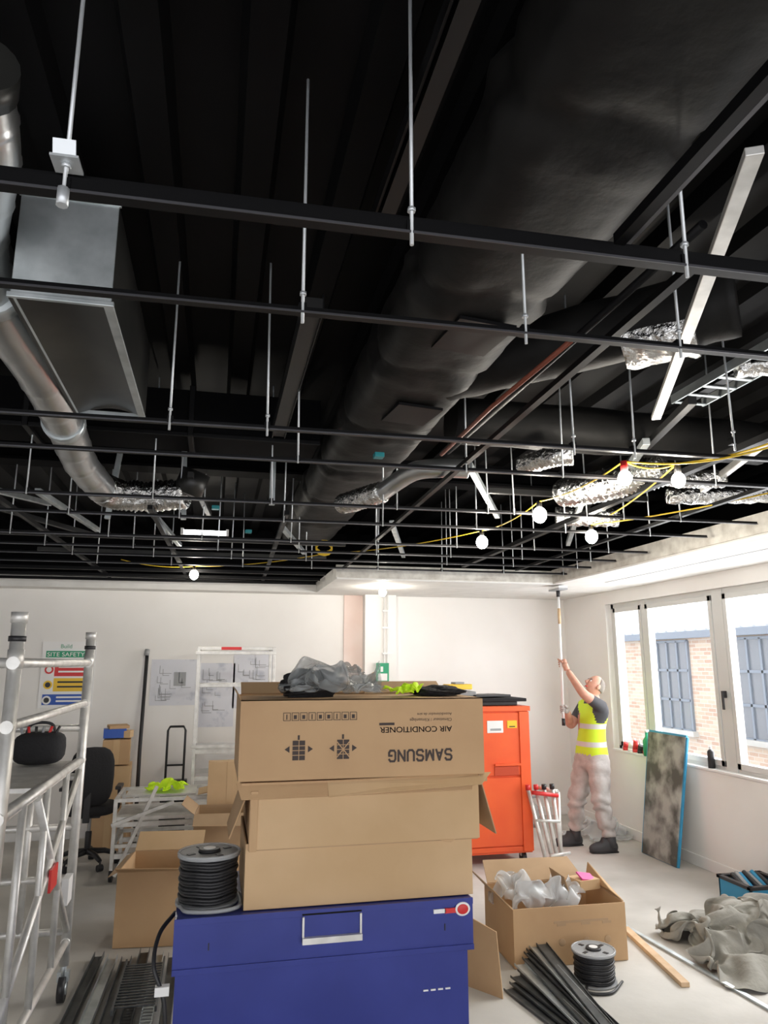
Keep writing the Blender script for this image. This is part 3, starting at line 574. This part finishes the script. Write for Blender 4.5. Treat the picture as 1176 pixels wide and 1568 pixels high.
def uch(b,p,q,w,h,k):
    p=Vector(p);q=Vector(q); a=(q-p).cross(Vector((0,0,1))).normalized()
    b.beam(p,q,w,.003,k); b.beam(p+a*w/2+Vector((0,0,h/2)),q+a*w/2+Vector((0,0,h/2)),.003,h,k); b.beam(p-a*w/2+Vector((0,0,h/2)),q-a*w/2+Vector((0,0,h/2)),.003,h,k)
for i in range(10):
    u=i/9; jx=random.uniform(-.02,.02)
    p=Vector((1.70+.32*u+jx,4.24+.36*u,.006+.014*i)); q=Vector((1.86+.10*u+random.uniform(-.05,.05),3.25+.2*u,.006+.008*i))
    uch(s,p,q,.065,.012,'galv' if i in(4,8) else 'rawsteel')
s.done()
s=B('timber_batten'); s.beam((2.83,4.93,.014),(2.68,4.05,.014),.05,.025,'wood').done(.002)
s=B('aluminium_strip'); s.beam((2.86,5.05,.008),(2.95,3.55,.008),.03,.012,'galv').done()
s=B('tool_tub'); s.bb(3.96,4.30,5.05,5.35,.0,.012,'cyan')
for q_ in((3.92,3.94,5.02,5.38),(4.28,4.30,5.02,5.38),(3.92,4.30,5.02,5.04),(3.92,4.30,5.36,5.38)): s.bb(*q_,.0,.16,'cyan'); s.bb(q_[0]-.01,q_[1]+.01,q_[2]-.01,q_[3]+.01,.155,.18,'dark')
for k in range(7): s.cyl((3.98+.04*k,5.08+.03*(k%3),.10),(4.0+.035*k,5.32,.19+.01*(k%2)),.018,('dark','grey','cyan')[k%3],8)
s.done(.004)

# ------------------------------------------------------------ left : open box, tracks
s=B('open_cardboard_box'); x0,x1,y0,y1,H=-.54,-.06,5.34,5.88,.46
carton(s,x0,x1,y0,y1,.003,H,'card',.007)
s.slab([(x0,y0,H),(x1,y0,H),(x1+.0,y0-.16,H+.05),(x0+.02,y0-.16,H+.06)],.005,'card')
s.slab([(x0,y1,H),(x0,y0,H),(x0-.06,y0,H-.03),(x0-.06,y1,H-.03)],.005,'cardin').slab([(x0,y1,H),(x1,y1,H),(x1,y1+.14,H+.10),(x0,y1+.14,H+.10)],.005,'card2'); s.done(.001,xf=rotz(-.3,5.6,-6))
s=B('metal_tracks')
for i in range(6):
    uch(s,(-.62+.09*i,5.2-.1*(i%3),.02+.015*(i%3)),(-.66+.10*i,3.7,.02+.015*(i%2)),.055,.03,('rawsteel','galv','rawsteel')[i%3])
for i in range(16): s.bb(-.42,-.22,4.25+i*.035,4.262+i*.035,.10,.106,'rawsteel')
s.bb(-.43,-.42,4.2,4.85,.09,.115,'rawsteel').bb(-.22,-.21,4.2,4.85,.09,.115,'rawsteel'); s.done()
def cbox(name,x0,x1,y0,y1,z0,z1,k,rz=0,flap=True):
    s=B(name); carton(s,x0,x1,y0,y1,z0,z1,k,.007,open_=flap)
    if flap:
        s.slab([(x0,y0,z1),(x1,y0,z1),(x1,y0-.10,z1-.08),(x0,y0-.10,z1-.07)],.005,k); s.slab([(x1,y0,z1),(x1,y1,z1),(x1+.12,y1,z1+.08),(x1+.12,y0,z1+.07)],.005,k); s.slab([(x0,y1,z1),(x0,y0,z1),(x0-.1,y0,z1+.08),(x0-.1,y1,z1+.08)],.005,k)
    else: s.bb((x0+x1)/2-.03,(x0+x1)/2+.03,y0-.002,y1,z0,z1+.009,'card2')
    return s.done(.001,xf=rotz((x0+x1)/2,(y0+y1)/2,rz))
cbox('cardboard_box',-1.15,-.78,7.95,8.4,0.003,.42,'card',0,False)
cbox('cardboard_box',-1.12,-.80,7.98,8.36,.435,.78,'card2',3,False)
cbox('cardboard_box',-1.08,-.82,8.0,8.3,.80,1.03,'card',4,False)
cbox('cardboard_box',-.14,.38,6.25,6.7,.003,.34,'card',4,False)
cbox('cardboard_box',-.10,.36,6.28,6.68,.36,.62,'cardin',-4,True)
cbox('cardboard_box',-.02,.36,6.75,6.87,.003,.95,'card2',0,False)
b=B('box_of_fixings'); b.box((-.98,8.15,1.095),(.22,.16,.09),'socket',(0,0,8)).box((-.86,8.15,1.085),(.1,.14,.07),'card2',(0,0,-8)).box((-.95,8.15,1.16),(.2,.12,.03),'card',(6,0,20)).done(.004)
s=B('trolley_handle'); s.path([(-.46,8.25,.0),(-.46,8.25,1.10),(-.44,8.25,1.14),(-.30,8.25,1.14),(-.28,8.25,1.10),(-.28,8.25,.0)],.012,'dark',8).cyl((-.46,8.25,.75),(-.28,8.25,.75),.01,'dark').box((-.37,8.28,.3),(.26,.12,.6),'dark').done(.01)
s=B('office_chair'); cx,cy=-1.06,7.45
for a in range(5):
    an=a*2*math.pi/5+.3; ex,ey=cx+.25*math.cos(an),cy+.25*math.sin(an)
    s.path([(cx,cy,.13),(cx+.15*math.cos(an),cy+.15*math.sin(an),.12),(ex,ey,.085)],[.03,.024,.018],'dark',8)
    s.path([(ex-.025*math.sin(an),ey+.025*math.cos(an),.03),(ex+.025*math.sin(an),ey-.025*math.cos(an),.03)],.03,'dark',12); s.cyl((ex,ey,.04),(ex,ey,.09),.008,'dark',8)
s.cyl((cx,cy,.12),(cx,cy,.30),.028,'dark').cyl((cx,cy,.3),(cx,cy,.44),.016,'grey').box((cx,cy,.44),(.2,.2,.03),'dark')
s.ball((cx,cy,.50),(.23,.23,.055),'fabric',fn=lambda v:Vector([math.copysign(abs(q_)**.6,q_) for q_ in v]))
s.ball((cx+.02,cy-.21,.80),(.19,.035,.26),'fabric',R=Euler((math.radians(6),0,math.radians(12))).to_matrix(),fn=lambda v:Vector([math.copysign(abs(q_)**.6,q_) for q_ in v]))
s.box((cx,cy-.22,.56),(.06,.02,.3),'dark')
for sg in(-1,1): s.path(smooth([(cx+sg*.18,cy,.48),(cx+sg*.24,cy,.5),(cx+sg*.24,cy-.02,.66)],5),.014,'dark',8).box((cx+sg*.24,cy-.0,.68),(.05,.22,.03),'dark')
s.done(.006)
# ------------------------------------------------------------ aluminium scaffold tower
s=B('scaffold_tower')
XA,XBk=-.735,-1.45; YA,YC=3.0,4.65; R=.0254
for x_ in(XA,XBk):
    for y_,zt in((YA,1.98),(YC,1.97)):
        s.cyl((x_,y_,.18),(x_,y_,zt),R,'alu',14); s.cyl((x_,y_,1.88),(x_,y_,1.90),R+.006,'dark'); s.cyl((x_,y_,1.78),(x_,y_,1.85),R+.004,'alu');s.cyl((x_,y_,zt-.03),(x_,y_,zt+.01),R+.005,'alu')
        s.cyl((x_,y_,.10),(x_,y_,.22),.016,'galv'); s.path([(x_-.018,y_,.065),(x_+.018,y_,.065)],.065,'dark',20); s.path([(x_-.022,y_,.065),(x_+.022,y_,.065)],.03,'galv',14); s.bb(x_-.03,x_+.03,y_-.012,y_+.03,.10,.15,'galv')
for y_ in(YA,YC):
    for z_ in(.35,.62,.89,1.16,1.43,1.80): s.cyl((XA,y_,z_),(XBk,y_,z_),.019,'alu',12)
    for xx in(-.98,-1.22): s.cyl((xx,y_,.35),(xx,y_,1.16),.018,'alu',10)
for x_ in(XA,XBk):
    for z_ in(1.80,1.57,1.25,.30): s.cyl((x_,YA,z_),(x_,YC,z_),.019,'alu',12)
    for y_ in(YA,YC):
        for z_ in(1.80,1.57,1.25,.30): s.cyl((x_,y_-.03,z_),(x_,y_+.03,z_),.024,'alu',12)
for a,c_ in(((XA,YA,.35),(XA,YC,1.2)),((XA,YC,.35),(XA,3.6,1.22)),((XBk,YA,1.2),(XBk,YC,.35)),((XA,YA,.62),(XBk,YC,.62))): s.cyl(a,c_,.018,'alu',10)
for y_ in(3.35,3.8,4.25): s.cyl((XA,y_,.30),(XA,y_,1.25),.016,'alu',10)
s.bb(XBk+.04,XA-.04,YA+.65,YC-.05,1.235,1.255,'alu').bb(XBk,XBk+.03,YA,YC,1.22,1.26,'alu').bb(XA-.03,XA,YA,YC,1.22,1.26,'alu')
s.bb(XA-.005,XA+.03,YC-.25,YC-.13,.55,.68,'white').bb(XA+.02,XA+.031,3.9,4.05,.75,.85,'red'); s.done()
b=B('tool_bag'); b.ball((-.92,4.45,1.345),(.13,.10,.085),'fabric',fn=lambda v:Vector([math.copysign(abs(q_)**.55,q_) for q_ in v])).path(smooth([(-1.0,4.45,1.40),(-.97,4.45,1.47),(-.87,4.45,1.47),(-.84,4.45,1.40)],6),.008,'dark',8)
for k in range(6): b.cyl((-1.0+.03*k,4.42,1.40),(-1.02+.04*k,4.42,1.46),.008,('grey','red','dark')[k%3],6)
b.done()
s=B('podium_steps'); 
def podium(s,x0,x1,y0,y1,zp,zt):
    for x_ in(x0,x1):
        for y_ in(y0,y1): s.beam((x_,y_,.05),(x_,y_,zt),.045,.03,'alu'); s.path([(x_-.015,y_,.05),(x_+.015,y_,.05)],.05,'dark',14)
    for z_ in[zt-.015,zt-.38]:
        s.beam((x0,y0,z_),(x1,y0,z_),.03,.03,'alu');s.beam((x0,y1,z_),(x1,y1,z_),.03,.03,'alu');s.beam((x0,y0,z_),(x0,y1,z_),.03,.03,'alu');s.beam((x1,y0,z_),(x1,y1,z_),.03,.03,'alu')
    z_=.2
    while z_<zp+.05:
        for y_ in(y0,y1): s.beam((x0,y_,z_),(x1,y_,z_),.03,.04,'alu')
        z_+=.25
    s.bb(x0,x1,y0,y1,zp,zp+.03,'alu'); s.beam((x0,y0,.2),(x0,y1,zp),.02,.02,'alu')
podium(s,-.17,.58,7.6,8.12,.95,1.96)
for z_ in(1.0,1.9): s.box((.20,7.58,z_),(.80,.03,.03),'alu')
s.bb(.05,.25,7.57,7.60,1.93,1.96,'red')
s.done(.002)
s=B('podium_steps'); podium(s,-.78,.22,6.9,7.5,.48,.66); s.beam((-.8,6.88,.45),(-.3,6.88,.62),.05,.03,'alu').beam((-.75,6.88,.05),(-.45,6.9,.75),.05,.03,'alu').slab([(-.1,6.9,.665),(.2,6.9,.72),(.25,7.2,.74),(-.1,7.2,.67)],.008,'card2')
s.bb(-.72,-.12,7.02,7.4,.645,.665,'alu')
s.done(.002)

# ------------------------------------------------------------ worker
def skinmesh(verts,edges,radii,sub=2):
    me=D.meshes.new('sk'); me.from_pydata(verts,edges,[]); o=D.objects.new('sk',me); COL.objects.link(o)
    md=o.modifiers.new('s','SKIN')
    for i,r in enumerate(radii):
        me.skin_vertices[0].data[i].radius=r if isinstance(r,tuple) else (r,r)
    me.skin_vertices[0].data[0].use_root=True
    sb=o.modifiers.new('u','SUBSURF'); sb.levels=sub
    bpy.context.view_layer.update(); dg=bpy.context.evaluated_depsgraph_get()
    m2=D.meshes.new_from_object(o.evaluated_get(dg)); D.objects.remove(o); return m2
J={'pel':((3.77,7.0,.90),(.18,.14)),'wst':((3.775,7.0,1.05),(.165,.13)),'chs':((3.79,7.0,1.24),(.18,.135)),'upc':((3.80,7.0,1.35),(.14,.10)),'nkb':((3.82,7.0,1.43),.062),'nkt':((3.84,7.0,1.50),.055),
'hN':((3.78,6.90,.82),.125),'kN':((3.76,6.87,.46),.095),'cN':((3.81,6.86,.26),.085),'aN':((3.83,6.85,.11),.07),
'hF':((3.75,7.10,.82),.125),'kF':((3.65,7.14,.46),.095),'cF':((3.64,7.16,.26),.085),'aF':((3.63,7.18,.11),.07),
'sN':((3.80,6.82,1.37),.070),'eN':((3.60,6.80,1.50),.048),'wN':((3.505,6.93,1.73),.032),
'sF':((3.80,7.18,1.36),.070),'eF':((3.64,7.20,1.15),.048),'wF':((3.53,7.02,1.32),.034)}
names=list(J); E=[('pel','wst'),('wst','chs'),('chs','upc'),('upc','nkb'),('nkb','nkt'),('pel','hN'),('hN','kN'),('kN','cN'),('cN','aN'),('pel','hF'),('hF','kF'),('kF','cF'),('cF','aF'),('upc','sN'),('sN','eN'),('eN','wN'),('upc','sF'),('sF','eF'),('eF','wF')]
me=skinmesh([J[n][0] for n in names],[(names.index(a),names.index(b_)) for a,b_ in E],[J[n][1] for n in names],3)
for v in me.vertices:
    if v.co.z<.86:
        n_=v.normal
        v.co+=n_*(.012*math.sin(v.co.z*52+5*noise.noise(v.co*7))*(1 if v.co.z<.55 else .5)+.012*noise.noise(v.co*9))
segs=[(Vector(J[a][0]),Vector(J[b_][0]),a+b_) for a,b_ in E]
def cls(p):
    best=None
    for a,b_,n in segs:
        d=b_-a;t=max(0,min(1,(p-a).dot(d)/d.length_squared)); q=(p-(a+d*t)).length
        if best is None or q<best[0]: best=(q,n,t)
    _,n,t=best
    if n in('hNkN','kNcN','cNaN','hFkF','kFcF','cFaF','pelhN','pelhF'): return 'trouser' if p.z<.90 else 'vest'
    if n=='pelwst' : return 'trouser' if p.z<.90 else 'vest'
    if n in('wstchs','chsupc'): return 'vest'
    if n in('upcsN','upcsF'): return 'vest' if abs(p.y-7)<.17 else 'shirt'
    if n in('sNeN','sFeF'): return 'shirt' if t<.6 else 'skin'
    if n=='upcnkb': return 'vest' if t<.3 else ('shirt' if t<.8 else 'skin')
    return 'skin'
s=B('construction_worker'); s.mesh(me,Matrix.Identity(4),fn=cls)
HR=Matrix.Rotation(math.radians(180),3,'Z')@Matrix.Rotation(math.radians(-35),3,'Y')
hc=Vector((3.845,7.0,1.565))
def hd(v):
    v=v.copy()
    if v.z<0: v.x*=1-.12*abs(v.z); v.y*=1+.28*v.z
    if v.z<-.3 and v.x>0: v.x*=1.08
    return v
s.ball(hc,(.092,.072,.112),'skin',R=HR,fn=hd,u=24,v=18)
L=lambda x,y,z: hc+HR@Vector((x,y,z))
s.path([L(.085,0,.02),L(.108,0,-.015),L(.088,0,-.03)],[.009,.015,.010],'skin',8)
for sg in(-1,1):
    s.ball(L(.078,sg*.028,.012),(.011,.011,.009),'white',u=10,v=8); s.ball(L(.087,sg*.028,.012),(.004,.005,.005),'dark',u=8,v=6)
    s.path([L(.085,sg*.014,.032),L(.082,sg*.042,.032)],.006,'hair',6)
    s.ball(L(-.005,sg*.074,-.005),(.02,.010,.03),'skin',R=HR,u=10,v=8)
s.path([L(.083,-.024,-.055),L(.090,0,-.057),L(.083,.024,-.055)],.006,'red',6)
s.ball(hc+HR@Vector((-.012,0,.006)),(.090,.076,.104),'hair',R=HR,fn=lambda v:Vector((min(v.x,.12),v.y,max(v.z,-.35))),u=20,v=14)
PX,PY=3.475,6.985
def hand(zc,wr,k='skin'):
    wr=Vector(wr); ax=Vector((PX,PY,zc)); dv=(wr-ax); dv.z=0; a0=math.atan2(dv.y,dv.x)
    palm=ax+Vector((math.cos(a0),math.sin(a0),0))*.036
    s.path([wr,wr.lerp(palm,.6),palm],[.030,.030,.028],k,10); s.ball(palm,(.026,.026,.044),k)
    for f in range(4):
        z_=zc+.032-.021*f; L_=(170,200,190,150)[f]; pts=[]
        for q_ in range(7):
            an=a0+math.radians(35+L_*q_/6); rr=.034-.006*q_/6; pts.append((PX+rr*math.cos(an),PY+rr*math.sin(an),z_-.004*q_/6))
        s.path(pts,[.0105,.0105,.010,.010,.009,.0085,.007],k,8)
    pts=[]
    for q_ in range(5):
        an=a0-math.radians(30+110*q_/4); pts.append((PX+.034*math.cos(an),PY+.034*math.sin(an),zc+.01+.03*q_/4))
    s.path(pts,[.013,.012,.011,.010,.008],k,8)
hand(1.80,J['wN'][0]); hand(1.34,J['wF'][0],'trouser')
for (ax_,ay_) in((3.83,6.85),(3.63,7.18)):
    def bt(v):
        v=v.copy()
        if v.z<-.35: v.z=-.35
        if v.x<-.1: v.z*= (.62 if v.z>0 else 1)
        return v
    s.ball((ax_-.075,ay_,.045),(.155,.052,.095),'boot',fn=bt,u=20,v=12); s.cyl((ax_,ay_,.05),(ax_+.0,ay_,.16),.058,'boot',14,r2=.055); s.path([(ax_+.06,ay_,.008),(ax_-.1,ay_,.008),(ax_-.21,ay_,.008)],[.05,.055,.035],'dark',10,sy=.25)
s.done()
s=B('sanding_pole'); s.cyl((PX-.01,PY,1.20),(PX+.0,PY,2.50),.013,'white',12).cyl((PX,PY,2.2),(PX,PY,2.36),.016,'wood').cyl((PX-.01,PY,1.18),(PX-.01,PY,1.25),.018,'dark').box((PX,PY,2.555),(.10,.24,.02),'grey').box((PX,PY,2.575),(.10,.24,.02),'white').cyl((PX,PY,2.48),(PX,PY,2.55),.02,'dark').done()

# ------------------------------------------------------------ light / world / camera
sc=bpy.context.scene
W=D.worlds.new('world'); W.use_nodes=True; sc.world=W; bg=W.node_tree.nodes['Background']; bg.inputs[0].default_value=(.97,.97,1,1); bg.inputs[1].default_value=2.1
def area(n,loc,rot,sx,sy,e,col=(1,1,1)):
    l=D.lights.new(n,'AREA'); l.shape='RECTANGLE'; l.size=sx; l.size_y=sy; l.energy=e; l.color=col
    o=D.objects.new(n,l); COL.objects.link(o); o.location=loc; o.rotation_euler=[math.radians(a) for a in rot]; return o
area('window_daylight',(XR+.6,5.6,1.7),(0,90,0),1.7,3.6,140,(.97,.98,1))
sun=D.lights.new('sun','SUN'); sun.energy=1.2; sun.angle=.3; so=D.objects.new('sun',sun); COL.objects.link(so); so.rotation_euler=(math.radians(50),0,math.radians(100))
cam=D.cameras.new('camera'); cam.sensor_fit='HORIZONTAL'; cam.sensor_width=36; cam.lens=1125/1200*36; cam.clip_start=.05
co=D.objects.new('camera',cam); COL.objects.link(co); co.location=(0,0,1.8); co.rotation_euler=(math.radians(90+11.85),0,math.radians(-12.88)); sc.camera=co
sc.view_settings.view_transform='Standard'; sc.view_settings.exposure=.3
